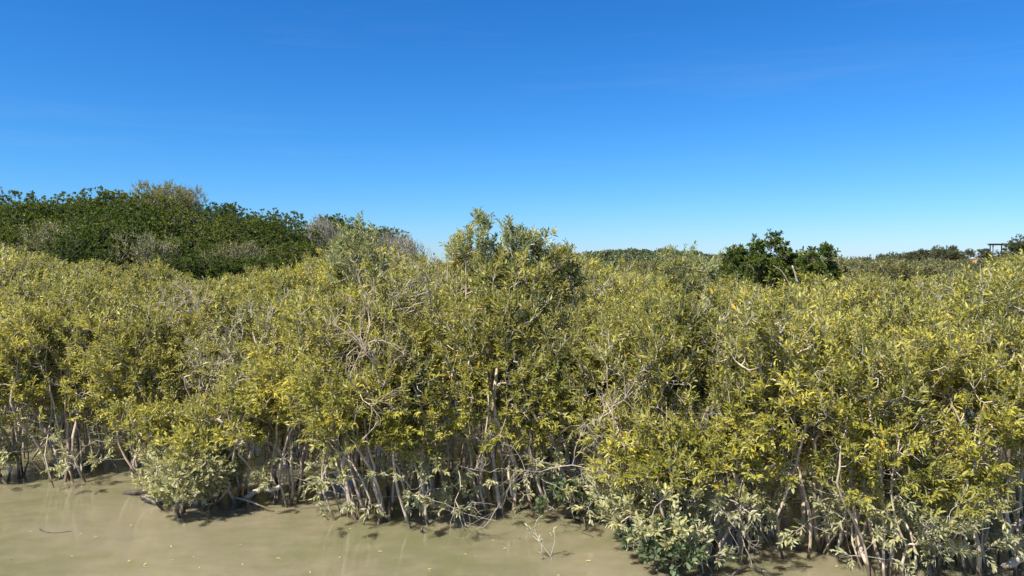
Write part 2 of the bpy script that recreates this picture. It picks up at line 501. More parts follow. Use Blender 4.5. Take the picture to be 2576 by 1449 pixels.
m, n, l, b = mat('orange_earth')
g = n.new('ShaderNodeNewGeometry')
a = noise_n(n, l, g.outputs['Position'], 0.25, 5, .6)
rp = ramp(n, [(0.35, (0.24, 0.15, 0.085)), (0.6, (0.32, 0.22, 0.13)), (0.75, (0.30, 0.26, 0.12))]); l.new(a, rp.inputs[0])
sx = n.new('ShaderNodeSeparateXYZ'); l.new(g.outputs['Position'], sx.inputs[0])
k = math_n(n, l, 'MULTIPLY', math_n(n, l, 'SUBTRACT', 1.6, sx.outputs['Z']), 1.2, clamp=True)
l.new(mix_n(n, l, k, rp.outputs[0], (0.13, 0.10, 0.07)), b.inputs['Base Color'])
b.inputs['Roughness'].default_value = 1.0
b.inputs['Specular IOR Level'].default_value = 0.0
M_earth = m

def hill_z(X, Y):
    base = np.clip((Y - 36) / 10, 0, 1) * 0.85 - 0.6
    # rise on the right that carries the shelter
    hx = 1 / (1 + np.exp(-(X - 66) / 8.0)); hy = np.exp(-((Y - 130) / 34.0) ** 2)
    base = base + 4.6 * hx * hy
    # rise in the middle far away
    base = base + 3.4 * np.exp(-((X - 38) / 26.0) ** 2) * np.exp(-((Y - 225) / 26.0) ** 2)
    # rise under the dark grove at left
    base = base + 1.6 * np.exp(-((X + 24) / 15.0) ** 2) * np.exp(-((Y - 56) / 12.0) ** 2)
    return base
gx = np.concatenate([np.linspace(-2500, -80, 12), np.linspace(-70, 130, 61), np.linspace(150, 2500, 12)])
gy = np.concatenate([np.linspace(-30, 30, 5), np.linspace(34, 270, 80), np.linspace(300, 5200, 14)])
sheet('ground', gx, gy, hill_z, M_earth)

# ------------------------------------------------------------------ prototypes
rs = random.Random(11)
def olive(seed, H, Rad, zb, **k):
    return proto(tree_parts(seed, H, Rad, zb, **k), M_leaf, M_bark, M_twig)

# trees of the front edge get crowns near the water, those behind are tall and slim stemmed
MID = [olive(200 + i, 3.1, .95, rs.uniform(.82, 1.05), nstem=rs.choice([6, 7, 8]), ntips=290, lpl=11, lobes=rs.choice([10, 12, 14]), bare=rs.uniform(.12, .3), spread=.32, low=0.0, thick=.85) for i in range(9)]
BACK = [olive(300 + i, 3.3, 1.3, 1.3, nstem=4, ntips=290, lpl=11, lobes=11, split=False, leaf=(.09, .030), bare=.15) for i in range(6)]
SPARSE = [olive(400 + i, 3.1, 1.0, 1.0, nstem=5, ntips=230, lpl=8, lobes=9, bare=.6, wscale=1.4, r0=.0034, low=.03) for i in range(3)]

# ------------------------------------------------------------------ the mangrove thicket
def interp(x, tab):
    return float(np.interp(x, [t[0] for t in tab], [t[1] for t in tab]))
SHORE = [(-300, 1170), (0, 1190), (200, 1205), (330, 1215), (480, 1262), (620, 1268), (760, 1262), (900, 1300), (1100, 1300), (1280, 1288), (1420, 1290), (1600, 1350), (1800, 1400), (2000, 1402), (2200, 1440), (2576, 1445), (2900, 1450)]
SKYL = [(-300, 640), (0, 640), (120, 650), (300, 668), (420, 690), (620, 668), (740, 690), (850, 640), (920, 618), (1010, 645), (1150, 640), (1300, 632), (1450, 655), (1600, 690), (1720, 672), (1820, 712), (1950, 725), (2060, 715), (2150, 672), (2300, 695), (2420, 690), (2500, 660), (2576, 640), (2900, 640)]

rng = random.Random(5)
def shore_depth(px):
    return ground_at(px, interp(px, SHORE))[1]

ORD = ['leftmost', 'second from the left', 'third from the left', 'fourth from the left', 'fifth from the left', 'sixth from the left', 'seventh from the left', 'eighth from the left', 'ninth from the left', 'tenth from the left', 'eleventh from the left', 'twelfth from the left', 'thirteenth from the left', 'fourteenth from the left', 'fifteenth from the left', 'sixteenth from the left', 'seventeenth from the left', 'eighteenth from the left', 'nineteenth from the left', 'twentieth from the left']
ROWS = [  # name, depth offset, spacing (px at that depth in m), top rows lift, prototypes
    ('second row behind the water edge', 0.95, 1.15, 62, MID, 3.1),
    ('third row of the thicket', 2.0, 1.2, 34, MID, 3.1),
    ('fourth row of the thicket', 3.2, 1.35, 14, MID, 3.1),
    ('fifth row of the thicket', 4.7, 1.5, 4, MID, 3.1),
    ('sixth row of the thicket', 6.6, 1.8, 4, BACK, 3.3),
    ('seventh row of the thicket', 9.2, 2.1, 0, BACK, 3.3),
    ('eighth row of the thicket', 12.4, 2.3, 0, BACK, 3.3),
    ('ninth row of the thicket', 16.0, 2.6, 2, BACK, 3.3),
    ('tenth row of the thicket', 21.0, 3.0, 3, BACK, 3.3),
]
for ri, (rname, off, step, lift, protos, H0) in enumerate(ROWS):
    D0 = 11.0 + off
    px = -140.0 + rng.uniform(0, 60)
    k = 0
    while px < 2740:
        D = shore_depth(px) + off + rng.uniform(-.25, .3)
        cx = (px - 1288) / FPX * D
        top = interp(px, SKYL) + lift * (1.0 + rng.uniform(-.6, .9)) + rng.choice((-22, -14, -4, 4, 14, 28, 44)) * (1.0 if D < 22 else .5)
        if 2080 < px < 2490: top = max(top, interp(px, SKYL) + 2)
        if 1440 < px < 2010: top = max(top, interp(px, SKYL) - 8)
        h = CAM_H - (top - HOR) / FPX * D - .12
        pr = rng.choice(protos)
        if ri in (0, 1, 2, 3) and rng.random() < 0.2: pr = rng.choice(SPARSE)
        s = h / (H0 if pr not in SPARSE else 3.1)
        sxy = s * rng.uniform(.95, 1.12)
        if ri >= 4: sxy = s * rng.uniform(1.05, 1.3)
        word = 'multi-stemmed olive mangrove'
        if pr in SPARSE: word = 'half-bare pale-twigged mangrove'
        elif ri >= 4: word = 'olive-green mangrove crown'
        lab = '%s, %s in the %s' % (word, ORD[min(k, 19)], rname)
        loc = (cx, D, 0.0)
        plant(pr, 'mangrove_tree', lab, 'tree', loc, rng.uniform(0, 6.28), (sxy, sxy, s), group='mangroves of the ' + rname)
        px += step * rng.uniform(.8, 1.2) / D * FPX
        k += 1

# ------------------------------------------------------------------ tall tree in the middle, standing above the thicket
for (px, D, top, Rad, seed, lab) in [
        (1205, 11.4, 530, .36, 501, 'tallest silvery green mangrove rising above the thicket in the middle, leftmost of its cluster'),
        (1290, 11.8, 552, .42, 502, 'tall grey-green mangrove second from the left in the high middle cluster'),
        (1365, 12.1, 590, .45, 505, 'grey-green mangrove third from the left in the high middle cluster'),
        (1420, 12.6, 618, .36, 506, 'low airy mangrove top at the right end of the high middle cluster'),
        (1145, 11.9, 592, .32, 507, 'thin airy mangrove top just left of the high middle cluster'),
        (905, 12.2, 560, .55, 503, 'slender pale-stemmed mangrove poking above the thicket left of the middle'),
        (1720, 13.5, 640, .6, 504, 'thin grey-leaved mangrove top in front of the distant wooded hill')]:
    h = CAM_H - (top - HOR) / FPX * D
    pr = proto(tree_parts(seed, h, Rad, h * .66, nstem=3, ntips=int(40 + 90 * Rad), lpl=10, lobes=9, split=True, bare=.05, leaf=(.088, .027), spread=.12, r0=.0032), M_leaf_grey if seed not in (505, 506, 507) else M_leaf, M_bark, M_twig)
    plant(pr, 'tall_mangrove', lab, 'tree', ((px - 1288) / FPX * D, D, 0), 0.3 * seed, 1.0)

print('front done', len(bpy.data.objects))

# ------------------------------------------------------------------ dark grove at the left
def rhizo(seed, H, Rad, zb, leafm=M_leaf_dark, **k):
    return proto(tree_parts(seed, H, Rad, zb, kind='rosette', **k), leafm, M_bark_dark, M_twig_dark)
GROVE = [rhizo(600 + i, 6.0, 2.6, 1.6, nstem=3, ntips=900, shoots=3, lpl=9, leaf=(.13, .065), lobes=16, shoot_len=.28, split=False, r0=.004, bare=.03, wscale=2.2) for i in range(4)]
GREYISH = [proto(tree_parts(620 + i, 5.6, 2.0, 1.8, nstem=4, ntips=420, shoots=3, lpl=6, leaf=(.12, .05), lobes=11, shoot_len=.4, split=False, r0=.006, bare=.55 + .1 * i, wscale=4.0), M_leaf_pale, M_twig_grey, M_twig_grey) for i in range(2)]
PALE = [proto(tree_parts(640 + i, 6.0, 2.4, 1.8, nstem=4, ntips=520, shoots=3, lpl=9, leaf=(.13, .045), lobes=12, shoot_len=.35, split=False, r0=.005, bare=.15, wscale=3), M_leaf_pale if i == 0 else M_leaf_dist, M_twig_grey, M_twig_grey) for i in range(2)]

GTOP = [(-200, 500), (0, 505), (60, 484), (200, 493), (320, 484), (420, 500), (520, 516), (640, 530), (740, 540), (860, 552), (980, 582), (1060, 606), (1100, 640)]
def grove(D, lift, step, row, pmax=1075, kinds=('dark',)):
    px = -150 + rng.uniform(0, 60); k = 0
    while px < pmax:
        d = D + rng.uniform(-1.2, 1.2)
        top = interp(px, GTOP) + lift * (1 + rng.uniform(-.15, .15)) + rng.uniform(-3, 8)
        zg = float(hill_z(np.array((px - 1288) / FPX * d), np.array(d)))
        zg = max(zg, -0.3)
        h = CAM_H - (top - HOR) / FPX * d - zg
        kd = rng.choice(kinds)
        pr = rng.choice({'dark': GROVE, 'grey': GREYISH, 'pale': PALE}[kd])
        word = {'dark': 'dark green dense-leaved tree', 'grey': 'grey half-bare twiggy tree', 'pale': 'dull olive feathery tree'}[kd]
        s = h / 6.0
        r = s * rng.uniform(1.0, 1.2)
        if px > 900: r *= .85
        plant(pr, 'grove_tree', '%s, %s in the %s row of the grove' % (word, ORD[min(k, 19)], row), 'tree',
              ((px - 1288) / FPX * d, d, zg), rng.uniform(0, 6.28), (r, r, s), group='trees of the dark grove at the left')
        px += step * rng.uniform(.85, 1.15) / d * FPX; k += 1
grove(50, 0, 3.6, 'rearmost')
grove(44, 26, 3.0, 'second rearmost', 1060, ('dark',))
grove(38.5, 52, 2.8, 'middle', 1000, ('dark', 'dark', 'dark', 'dark', 'pale'))
grove(34, 82, 2.6, 'second', 930, ('dark', 'dark', 'dark', 'pale'))
grove(30.5, 112, 2.5, 'nearest', 900, ('dark', 'dark', 'pale'))
for (px, D, top, Rad, kd, lab) in [
        (395, 56, 466, 3.6, PALE[0], 'pale grey-green tree standing highest behind the dark grove'),
        (480, 56, 480, 2.2, PALE[0], 'smaller pale grey-green tree at the right foot of the highest pale tree'),
        (815, 40, 534, 1.9, GREYISH[0], 'grey twiggy tree on the skyline right of the dark grove'),
        (965, 34, 566, 1.8, GREYISH[1], 'grey bare-branched tree at the right end of the dark grove, nearer the water'),
        (1035, 36, 585, 1.2, GREYISH[0], 'last small grey tree sloping down at the right end of the grove')]:
    x = (px - 1288) / FPX * D
    zg = max(-.3, float(hill_z(np.array(x), np.array(float(D)))))
    h = CAM_H - (top - HOR) / FPX * D - zg
    plant(kd, 'grove_tree', lab, 'tree', (x, D, zg), px, (Rad / 2.2, Rad / 2.2, h / 6.0), group='trees of the dark grove at the left')

# ------------------------------------------------------------------ dark round-leaved trees at the right
for (px, D, top, Rad, seed, lab) in [
        (1892, 24.0, 588, .5, 701, 'dark green round-leaved mangrove with the left of the two high tops'),
        (1950, 24.6, 574, .55, 702, 'tallest dark green round-leaved mangrove, in the middle of its clump'),
        (2035, 24.0, 622, .5, 703, 'open-topped dark green mangrove, second from the right in its clump'),
        (2080, 24.2, 604, .42, 705, 'slim dark green mangrove at the right end of the round-leaved clump'),
        (1992, 24.8, 640, .55, 706, 'low dark green mangrove behind the bare leaning pole'),
        (1920, 23.6, 645, .6, 707, 'broad low dark green mangrove in front of the two high tops'),
        (1840, 25.0, 626, .65, 704, 'low dark green mangrove at the left end of the round-leaved clump')]:
    h = CAM_H - (top - HOR) / FPX * D
    pr = rhizo(seed, h, Rad, 1.4, leafm=M_leaf_round, nstem=3, ntips=int(75 + 115 * Rad), shoots=3, lpl=9, leaf=(.125, .052), lobes=8, shoot_len=.22, split=True, r0=.0035, bare=.02, wscale=1.6)
    plant(pr, 'round_leaved_mangrove', lab, 'tree', ((px - 1288) / FPX * D, D, 0), 0.7 * seed, 1.0, group='dark round-leaved mangroves at the right')

# ------------------------------------------------------------------ distant trees at the right and the hill
DIST = [proto(tree_parts(720 + i, 3.4, 1.9, 0.9, nstem=3, ntips=330, shoots=3, lpl=8, leaf=(.14, .055), lobes=11, shoot_len=.28, split=False, r0=.004, wscale=2.5), M_leaf_dist, M_twig_grey, M_twig_grey) for i in range(3)]
HILLT = [proto(tree_parts(740 + i, 4.0, 2.0, 0.8, nstem=3, ntips=300, shoots=3, lpl=8, leaf=(.20, .10), lobes=9, shoot_len=.35, split=False, r0=.006, wscale=4), M_leaf_hill, M_twig_grey, M_twig_grey) for i in range(3)]
def far_row(D, tab, step, protos, H0, lab, group, x0, x1, name='distant_tree', jit=3.0):
    px = x0; k = 0
    while px < x1:
        d = D * (1 + rng.uniform(-.04, .04))
        x = (px - 1288) / FPX * d
        zg = max(-.3, float(hill_z(np.array(x), np.array(d))))
        top = interp(px, tab) + rng.uniform(-jit, jit)
        h = max(1.0, CAM_H - (top - HOR) / FPX * d - zg)
        s = h / H0; r = min(1.4, max(.55, s * rng.uniform(1, 1.25)))
        plant(rng.choice(protos), name, '%s, %s' % (lab, ORD[min(k, 19)]), 'tree', (x, d, zg), rng.uniform(0, 6.28), (r, r, s), group=group)
        px += step * rng.uniform(.8, 1.2) / d * FPX; k += 1
far_row(38, [(1500, 668), (2060, 662), (2120, 652), (2300, 662), (2600, 672)], 3.0, DIST, 3.4, 'low olive tree behind the right thicket', 'low olive trees behind the right thicket', 1480, 2720)
far_row(54, [(1500, 664), (1800, 652), (2100, 650), (2200, 654), (2400, 664), (2600, 668)], 3.6, DIST, 3.4, 'hazy olive tree well behind the right thicket', 'hazy olive trees behind the right thicket', 1440, 2720)
far_row(84, [(1400, 662), (1800, 655), (2100, 648), (2260, 656), (2600, 660)], 4.2, DIST, 3.4, 'faint olive tree at the foot of the right hill', 'faint trees at the foot of the right hill', 1100, 2760)
far_row(112, [(2150, 652), (2270, 638), (2340, 628), (2400, 632), (2430, 650), (2510, 652), (2530, 640), (2600, 640)], 2.2, HILLT, 4.0, 'dark bush on the lower slope of the right hill', 'dark bushes on the right hill', 2170, 2440, 'hill_bush', 2)
far_row(126, [(2150, 652), (2280, 634), (2340, 624), (2400, 622), (2450, 626), (2600, 628)], 2.6, HILLT, 4.0, 'dark bush on the crest of the right hill', 'dark bushes on the right hill', 2240, 2500, 'hill_bush', 3)
far_row(104, [(2480, 636), (2600, 634)], 2.4, HILLT, 4.0, 'dark bush below the hilltop shelter', 'dark bushes below the shelter', 2478, 2560, 'hill_bush', 2)
far_row(108, [(2560, 600), (2700, 590)], 4.0, HILLT, 4.0, 'large dark tree right of the hilltop shelter', 'dark trees right of the shelter', 2568, 2700, 'hill_tree', 2)

# far wooded hill in the middle: reads as one mass of foliage
def woodland(name, x0, x1, y0, y1, H, count, lsz, material, label, seed):
    r = np.random.default_rng(seed)
    gw = Geo()
    nt_ = 220
    cx = r.uniform(x0, x1, nt_); cy = r.uniform(y0, y1, nt_); cr = r.uniform(2.0, 3.6, nt_)
    i = r.integers(0, nt_, count)
    d = nrm(r.normal(size=(count, 3))); d[:, 2] = np.abs(d[:, 2]) * 1.0 - .25
    P = np.stack([cx[i], cy[i], hill_z(cx[i], cy[i]) + H * (0.75 + .12 * np.sin(cx[i] * 1.7))], 1) + d * (cr[i] * r.uniform(.75, 1, count))[:, None] * np.array([1, 1, .75])
    N = nrm(d + r.normal(0, .5, (count, 3)))
    D = nrm(np.cross(N, r.normal(size=(count, 3))))
    leaves(gw, P, D, N, lsz * r.uniform(.7, 1.3, count), lsz * .8 * r.uniform(.7, 1.2, count), r.uniform(0, 1, count), 0, obov=True)
    o = gw.obj(name, [material])
    tag(o, label, 'woodland', kind='stuff')
woodland('far_woodland', 10, 75, 182, 236, 3.2, 80000, 0.5, M_leaf_hill, 'dark green wooded rise on the horizon, far behind the thicket right of the middle', 31)
print('far done', len(bpy.data.objects))

# ------------------------------------------------------------------ shelter on the hill
m, n, l, b = mat('shelter_steel'); b.inputs['Base Color'].default_value = (0.075, 0.055, 0.05, 1); b.inputs['Roughness'].default_value = .6
M_steel = m
m, n, l, b = mat('shelter_roof'); 
g = n.new('ShaderNodeNewGeometry'); a = noise_n(n, l, g.outputs['Position'], 3, 2)
rp = ramp(n, [(0.3, (0.16, 0.14, 0.13)), (0.7, (0.26, 0.23, 0.21))]); l.new(a, rp.inputs[0]); l.new(rp.outputs[0], b.inputs['Base Color'])
b.inputs['Roughness'].default_value = .5
M_roof = m
def box(geo, c, h, m=0):
    c = np.array(c, float); h = np.array(h, float)
    s = np.array([[-1, -1, -1], [1, -1, -1], [1, 1, -1], [-1, 1, -1], [-1, -1, 1], [1, -1, 1], [1, 1, 1], [-1, 1, 1]])
    geo.add(c + s * h, [[0, 3, 2, 1], [4, 5, 6, 7], [0, 1, 5, 4], [1, 2, 6, 5], [2, 3, 7, 6], [3, 0, 4, 7]], m)
DS = 122.0
p = at(2523, 640, DS)
zt = CAM_H - (614 - HOR) / FPX * DS
zg = float(hill_z(np.array(p[0]), np.array(DS)))
sh = thing('shelter', 'small open shelter with flat brown roof on thin posts on the orange hill', 'shelter', (p[0], DS, zg), -0.42)
hh_ = zt - zg
for (x, y) in ((-1.6, -1.3), (-1.6, 1.3), (0, 1.3), (1.6, -1.3), (1.6, 1.3)):
    g_ = Geo(); box(g_, (x, y, hh_ / 2 - .3), (.075, .075, hh_ / 2 + .17)); g_.obj('post', [M_steel], sh)
for y in (-1.3, 1.3):
    g_ = Geo(); box(g_, (0, y, hh_ - .09), (1.9, .05, .09)); g_.obj('beam', [M_steel], sh)
g_ = Geo(); box(g_, (0.1, 0, hh_ + .04), (2.15, 1.75, .04))
for k in range(14): box(g_, (-1.95 + k * .315, 0, hh_ + .10), (.03, 1.74, .018))
g_.obj('roof', [M_roof], sh)
g_ = Geo(); box(g_, (0, 1.3, 1.0), (1.55, .03, .03)); box(g_, (0, 1.3, .55), (1.55, .03, .03)); g_.obj('railing', [M_steel], sh)

# ------------------------------------------------------------------ dead wood, logs and things in the water
nr = np.random.default_rng(77)
def rel(o, pts):
    return [np.asarray(p) - o for p in pts]

def wood(name, label, cat, base, lines, material, group=None, twigs=0, tr=.004, seed=0, smooth=True):
    """lines: list of (points, r0, r1); one mesh"""
    r_ = np.random.default_rng(seed + 5)
    g_ = Geo()
    for pts, r0, r1 in lines:
        L = limb(g_, rel(base, pts), r0, r1, 7 if r0 > .01 else 5, 0, rng=r_, rough=r0 * .15 + .001)
    o = g_.obj(name, [material], smooth=smooth)
    o.location = base
    return tag(o, label, cat, group)

b0 = ground_at(598, 1272)
wood('bent_log', 'thick pale log arching out of the water below the bright yellow-green bush', 'log', b0,
     [([b0 - [0, 0, .25], b0, at(625, 1247, 10.3), at(660, 1230, 10.3), at(697, 1229, 10.3), at(716, 1205, 10.32), at(716, 1160, 10.4), at(695, 1115, 10.5)], .042, .020)], M_bark_pale)
b0 = ground_at(400, 1252, .05)
wood('dark_log', 'dark waterlogged log with a cut end at the left of the overhanging bush', 'log', b0,
     [([at(312, 1243, 10.9), at(350, 1237, 10.8), at(400, 1232, 10.7), at(450, 1225, 10.8)], .036, .045)], M_bark_dark)
wood('sunken_branch', 'dark branch dipping into the water under the overhanging bush', 'branch', b0,
     [([at(358, 1248, 10.5), at(385, 1262, 10.4), at(420, 1266, 10.4), at(470, 1255, 10.5)], .045, .03)], M_bark_dark)
b0 = ground_at(690, 1290)
wood('floating_branch', 'long pale thin branch rising from the water right of the overhanging bush', 'branch', b0,
     [([at(592, 1251, 10.15), at(640, 1265, 10.13), at(690, 1288, 10.1)], .010, .014), ([at(690, 1288, 10.1), ground_at(760, 1281, -.005), ground_at(850, 1267, .01), ground_at(900, 1258, .01)], .014, .010),
      ([at(648, 1273, 10.3), at(672, 1276, 10.25), ground_at(682, 1287)], .006, .008)], M_bark_pale)
b0 = ground_at(640, 1291)
wood('floating_stick', 'short pale stick lying on the water in front of the overhanging bush', 'stick', b0,
     [([at(565, 1279, 10.2), at(600, 1285, 10.15), ground_at(640, 1291)], .009, .012)], M_bark_pale)
b0 = ground_at(1210, 1318)
wood('drifting_stick', 'short dark barked stick slanting out of the water in the middle', 'stick', b0,
     [([ground_at(1185, 1325, -.02), at(1208, 1316, 9.75), at(1228, 1301, 9.8)], .014, .02)], M_bark_dark)
b0 = ground_at(1062, 1341)
wood('root_tip', 'small dark root tip poking up from the water alone in the middle', 'root', b0,
     [([b0 - [0, 0, .1], b0 + [0, 0, .03], b0 + [.005, 0, .09]], .035, .008)], M_bark_dark)
b0 = ground_at(95, 1333)
wood('thin_twig', 'thin dark twig floating on the open water at the lower left', 'twig', b0,
     [([ground_at(100, 1330, .01), ground_at(112, 1337, .006), ground_at(140, 1340, .006), ground_at(180, 1336, .004)], .008, .003)], M_bark_dark)

# bare dead branch hanging over the water
def dead_branch(name, label, base, root, r0, seed, depth=3, spread=.5, down=.4, material=None, n1=5, ln=.5):
    r_ = np.random.default_rng(seed)
    g_ = Geo()
    def rec(p, d, L, r, k):
        pts = [p]
        q = p.copy(); dd = d.copy()
        for i in range(5):
            dd = nrm(dd + r_.normal(0, .28, 3)); q = q + dd * L / 5; pts.append(q.copy())
        pts = np.array(pts)
        tubes(g_, pts[None], np.linspace(r, r * .55, 6)[None], 5 if r > .006 else 3, 0)
        if k > 0:
            for i in range(n1 - (depth - k)):
                j = r_.integers(1, 6)
                nd = nrm(dd + r_.normal(0, spread, 3))
                rec(pts[j], nd, L * r_.uniform(.45, .75), r * .55, k - 1)
    for (p, d, L) in root:
        rec(np.array(p) - base, nrm(np.array(d, float)), L, r0, depth)
    o = g_.obj(name, [material or M_bark_pale], smooth=True)
    o.location = base
    return tag(o, label, 'branch')
b0 = at(1150, 1170, 9.5)
dead_branch('bare_branch', 'bare pale dead branch with fine twigs hanging down over the water in the middle', b0,
            [(b0, (-.25, -.15, -1), .85), (b0, (.5, -.2, -.5), .4)], .007, 3, 2, .55)
b0 = at(948, 1010, 9.35)
dead_branch('bare_branch', 'forked bare white branch standing up in the foliage left of the middle', b0,
            [(b0, (.2, -.35, 1), 1.0), (b0 + np.array([.1, -.1, .2]), (-.25, -.35, 1), .9)], .012, 8, 3, .5, material=M_bark)
b0 = at(1500, 1080, 9.35)
dead_branch('bare_branch', 'tangle of bare pale twigs in the foliage right of the middle above the dark gap', b0,
            [(b0, (-.2, -.5, .9), .8), (b0, (.4, -.5, .8), .8), (b0, (-.6, -.5, .3), .5)], .007, 13, 2, .6)
b0 = at(1440, 1170, 9.2)
dead_branch('bare_branch', 'bare grey twigs spreading low over the dark gap right of the middle', b0,
            [(b0, (-1, -.2, .1), .7), (b0, (.7, -.3, .5), .7), (b0, (.1, -.3, .9), .5)], .007, 17, 2, .6)
b0 = at(1800, 1240, 8.3)
dead_branch('bare_branch', 'pale bare twigs arching down to the water below the silvery bush', b0,
            [(b0, (.3, -.2, -.6), .6), (b0, (.8, -.2, -.35), .6), (b0, (-.2, -.2, -.8), .5)], .008, 21, 2, .5)
b0 = at(1085, 780, 10.6)
dead_branch('bare_branch', 'bare whitish branch in the upper foliage of the middle', b0,
            [(b0, (.1, -.6, 1), .8)], .014, 29, 3, .5)
b0 = at(480, 790, 11.3)
dead_branch('bare_branch', 'small clump of grey dead twigs in the yellow foliage at the left', b0,
            [(b0, (.1, -.6, 1), .45), (b0, (-.4, -.6, .7), .4), (b0, (.5, -.6, .6), .4)], .011, 33, 3, .6)
b0 = at(2095, 1120, 8.9)
wood('leaning_branch', 'pale leaning stem showing through the foliage at the right', 'branch', b0,
     [([at(2140, 1230, 8.9), at(2110, 1160, 8.8), at(2090, 1080, 8.9), at(2075, 1010, 9.1), at(2072, 950, 9.3)], .03, .015)], M_bark_pale)
b0 = at(1990, 700, 21.0)
wood('bare_pole', 'straight bare pale pole leaning in front of the dark round-leaved clump', 'dead trunk', b0,
     [([at(2010, 735, 21.0), at(2004, 700, 21.0), at(1993, 668, 21.0)], .034, .02)], M_bark_pale)
b0 = at(1985, 715, 20.9)
wood('bare_pole', 'thinner crooked pale branch beside the straight pole before the dark clump', 'dead trunk', b0,
     [([at(1997, 735, 20.9), at(1984, 710, 20.9), at(1966, 682, 20.9), at(1945, 668, 20.9)], .018, .009)], M_bark_pale)

# stumps and roots at the lower right
b0 = ground_at(1620, 1365)
wood('sunken_log', 'short brown log end rising from the water left of the silvery bush', 'log', b0,
     [([at(1560, 1335, 8.95), at(1590, 1352, 8.9), ground_at(1622, 1366, -.05)], .035, .045)], M_bark_dark)
b0 = ground_at(2570, 1400)
wood('white_log', 'smooth white log entering the picture at the lower right corner', 'log', b0,
     [([at(2480, 1446, 7.95), at(2530, 1425, 7.9), at(2570, 1400, 7.9), at(2640, 1370, 8.0)], .03, .055)], M_bark_pale)
b0 = ground_at(2475, 1415)
wood('leaning_root', 'brown leaning root dipping into the dark water at the right edge', 'root', b0,
     [([ground_at(2462, 1420, -.04), at(2490, 1378, 8.35), at(2530, 1340, 8.4), at(2600, 1290, 8.5)], .014, .04)], M_bark)
for i, (pts, r, lab) in enumerate([
        ([(1840, 1449), (1860, 1432), (1890, 1425), (1930, 1440), (1970, 1445)], .022, 'thick dark root looping along the water at the bottom, right of the silvery bush'),
        ([(1740, 1446), (1790, 1442), (1835, 1440)], .009, 'thin dark root lying on the water under the silvery bush'),
        ([(2080, 1388), (2110, 1402), (2150, 1408), (2200, 1400)], .009, 'thin dark root on the water right of the pair of pale stumps'),
        ([(1960, 1432), (2000, 1424), (2050, 1426)], .008, 'thin reddish root curving at the bottom edge below the pair of pale stumps')]):
    b0 = ground_at(pts[0][0], pts[0][1])
    wood('surface_root', lab, 'root', b0, [([ground_at(x, y, .02 + (.03 if 0 < j < len(pts) - 1 else -.03)) for j, (x, y) in enumerate(pts)], r, r * .6)], M_bark_dark)
for i, (x, y, top, dx, r, lab) in enumerate([
        (2062, 1388, 1250, -15, .035, 'thick pale forked stump standing in open water at the right'),
        (1968, 1372, 1300, 30, .022, 'pale slanting stump left of the thick forked stump')]):
    b0 = ground_at(x, y)
    D = b0[1]
    lines = [([b0 - [0, 0, .2], b0 + [0, 0, .08], at(x - 12, (y + top) / 2, D), at(x + dx, top - 120, D + .2)], r, r * .6)]
    if i == 0: lines.append(([b0 + [0, 0, .05], at(x + 12, y - 40, D), at(x + 14, y - 62, D)], r * .8, r * .6))
    wood('pale_stump', lab, 'stump', b0, lines, M_bark)
b0 = ground_at(1905, 1355)
wood('upright_pole', 'single thin dark-based stem standing in the water under the silvery canopy', 'stem', b0,
     [([b0 - [0, 0, .2], at(1900, 1300, b0[1]), at(1880, 1230, b0[1] + .05), at(1865, 1180, b0[1] + .1)], .010, .010)], M_bark)

# ------------------------------------------------------------------ sapling and low bushes standing in the water
def shoots_leaves(gw, pts, dirs, r_, nl=6, size=.07, wid=.03, m=0, kind='lance'):
    n_ = len(pts); P = []; D = []; N = []
    pts = np.array(pts); dirs = nrm(np.array(dirs, float))
    for i in range(nl):
        a = i * 2.4 + r_.uniform(0, 6, n_)
        u = nrm(np.cross(dirs, [0.3, 1, .2])); v = np.cross(dirs, u)
        rd = u * np.cos(a)[:, None] + v * np.sin(a)[:, None]
        P.append(pts - dirs * .015 * i); D.append(nrm(dirs * .7 + rd * .8)); N.append(nrm(np.array([0, 0, 1.]) + dirs + r_.normal(0, .3, (n_, 3))))
    P = np.concatenate(P); k = len(P)
    leaves(gw, P, np.concatenate(D), np.concatenate(N), size * r_.uniform(.6, 1.1, k), wid * r_.uniform(.7, 1.1, k), r_.uniform(0, 1, k), m, obov=(kind != 'lance'))

b0 = ground_at(1392, 1408)
D = b0[1]
sap = thing('sapling', 'lone thin sapling with few pale leaves standing in open water', 'sapling', b0)
gs = Geo(); gl = Geo()
A = lambda x, y: at(x, y, D)
LN = [([A(1396, 1425), A(1385, 1400), A(1365, 1372), A(1352, 1350), A(1345, 1342)], .007, .004),
      ([A(1385, 1400), A(1392, 1375), A(1396, 1355), A(1393, 1335)], .005, .003),
      ([A(1360, 1365), A(1337, 1345), A(1331, 1338)], .005, .003),
      ([A(1362, 1430), A(1364, 1400), A(1362, 1368)], .004, .004),
      ([A(1352, 1350), A(1346, 1330), A(1350, 1310), A(1358, 1300)], .004, .002),
      ([A(1396, 1355), A(1385, 1340)], .003, .002), ([A(1345, 1342), A(1330, 1335), A(1325, 1328)], .003, .002)]
for pts, r0, r1 in LN: limb(gs, rel(b0, pts), r0, r1, 5)
gs.obj('trunk', [M_twig], sap, True)
r_ = np.random.default_rng(4)
shoots_leaves(gl, rel(b0, [A(1327, 1325), A(1336, 1330), A(1358, 1300), A(1386, 1336), A(1394, 1330), A(1357, 1388), A(1356, 1355), A(1352, 1318)]), [(-.3, 0, 1), (.1, 0, 1), (.2, 0, 1), (-.1, 0, 1), (.1, 0, 1), (-.2, 0, 1), (0, 0, 1), (.4, 0, .7)], r_, 5, .06, .022)
gl.obj('crown', [M_leaf_grey], sap)

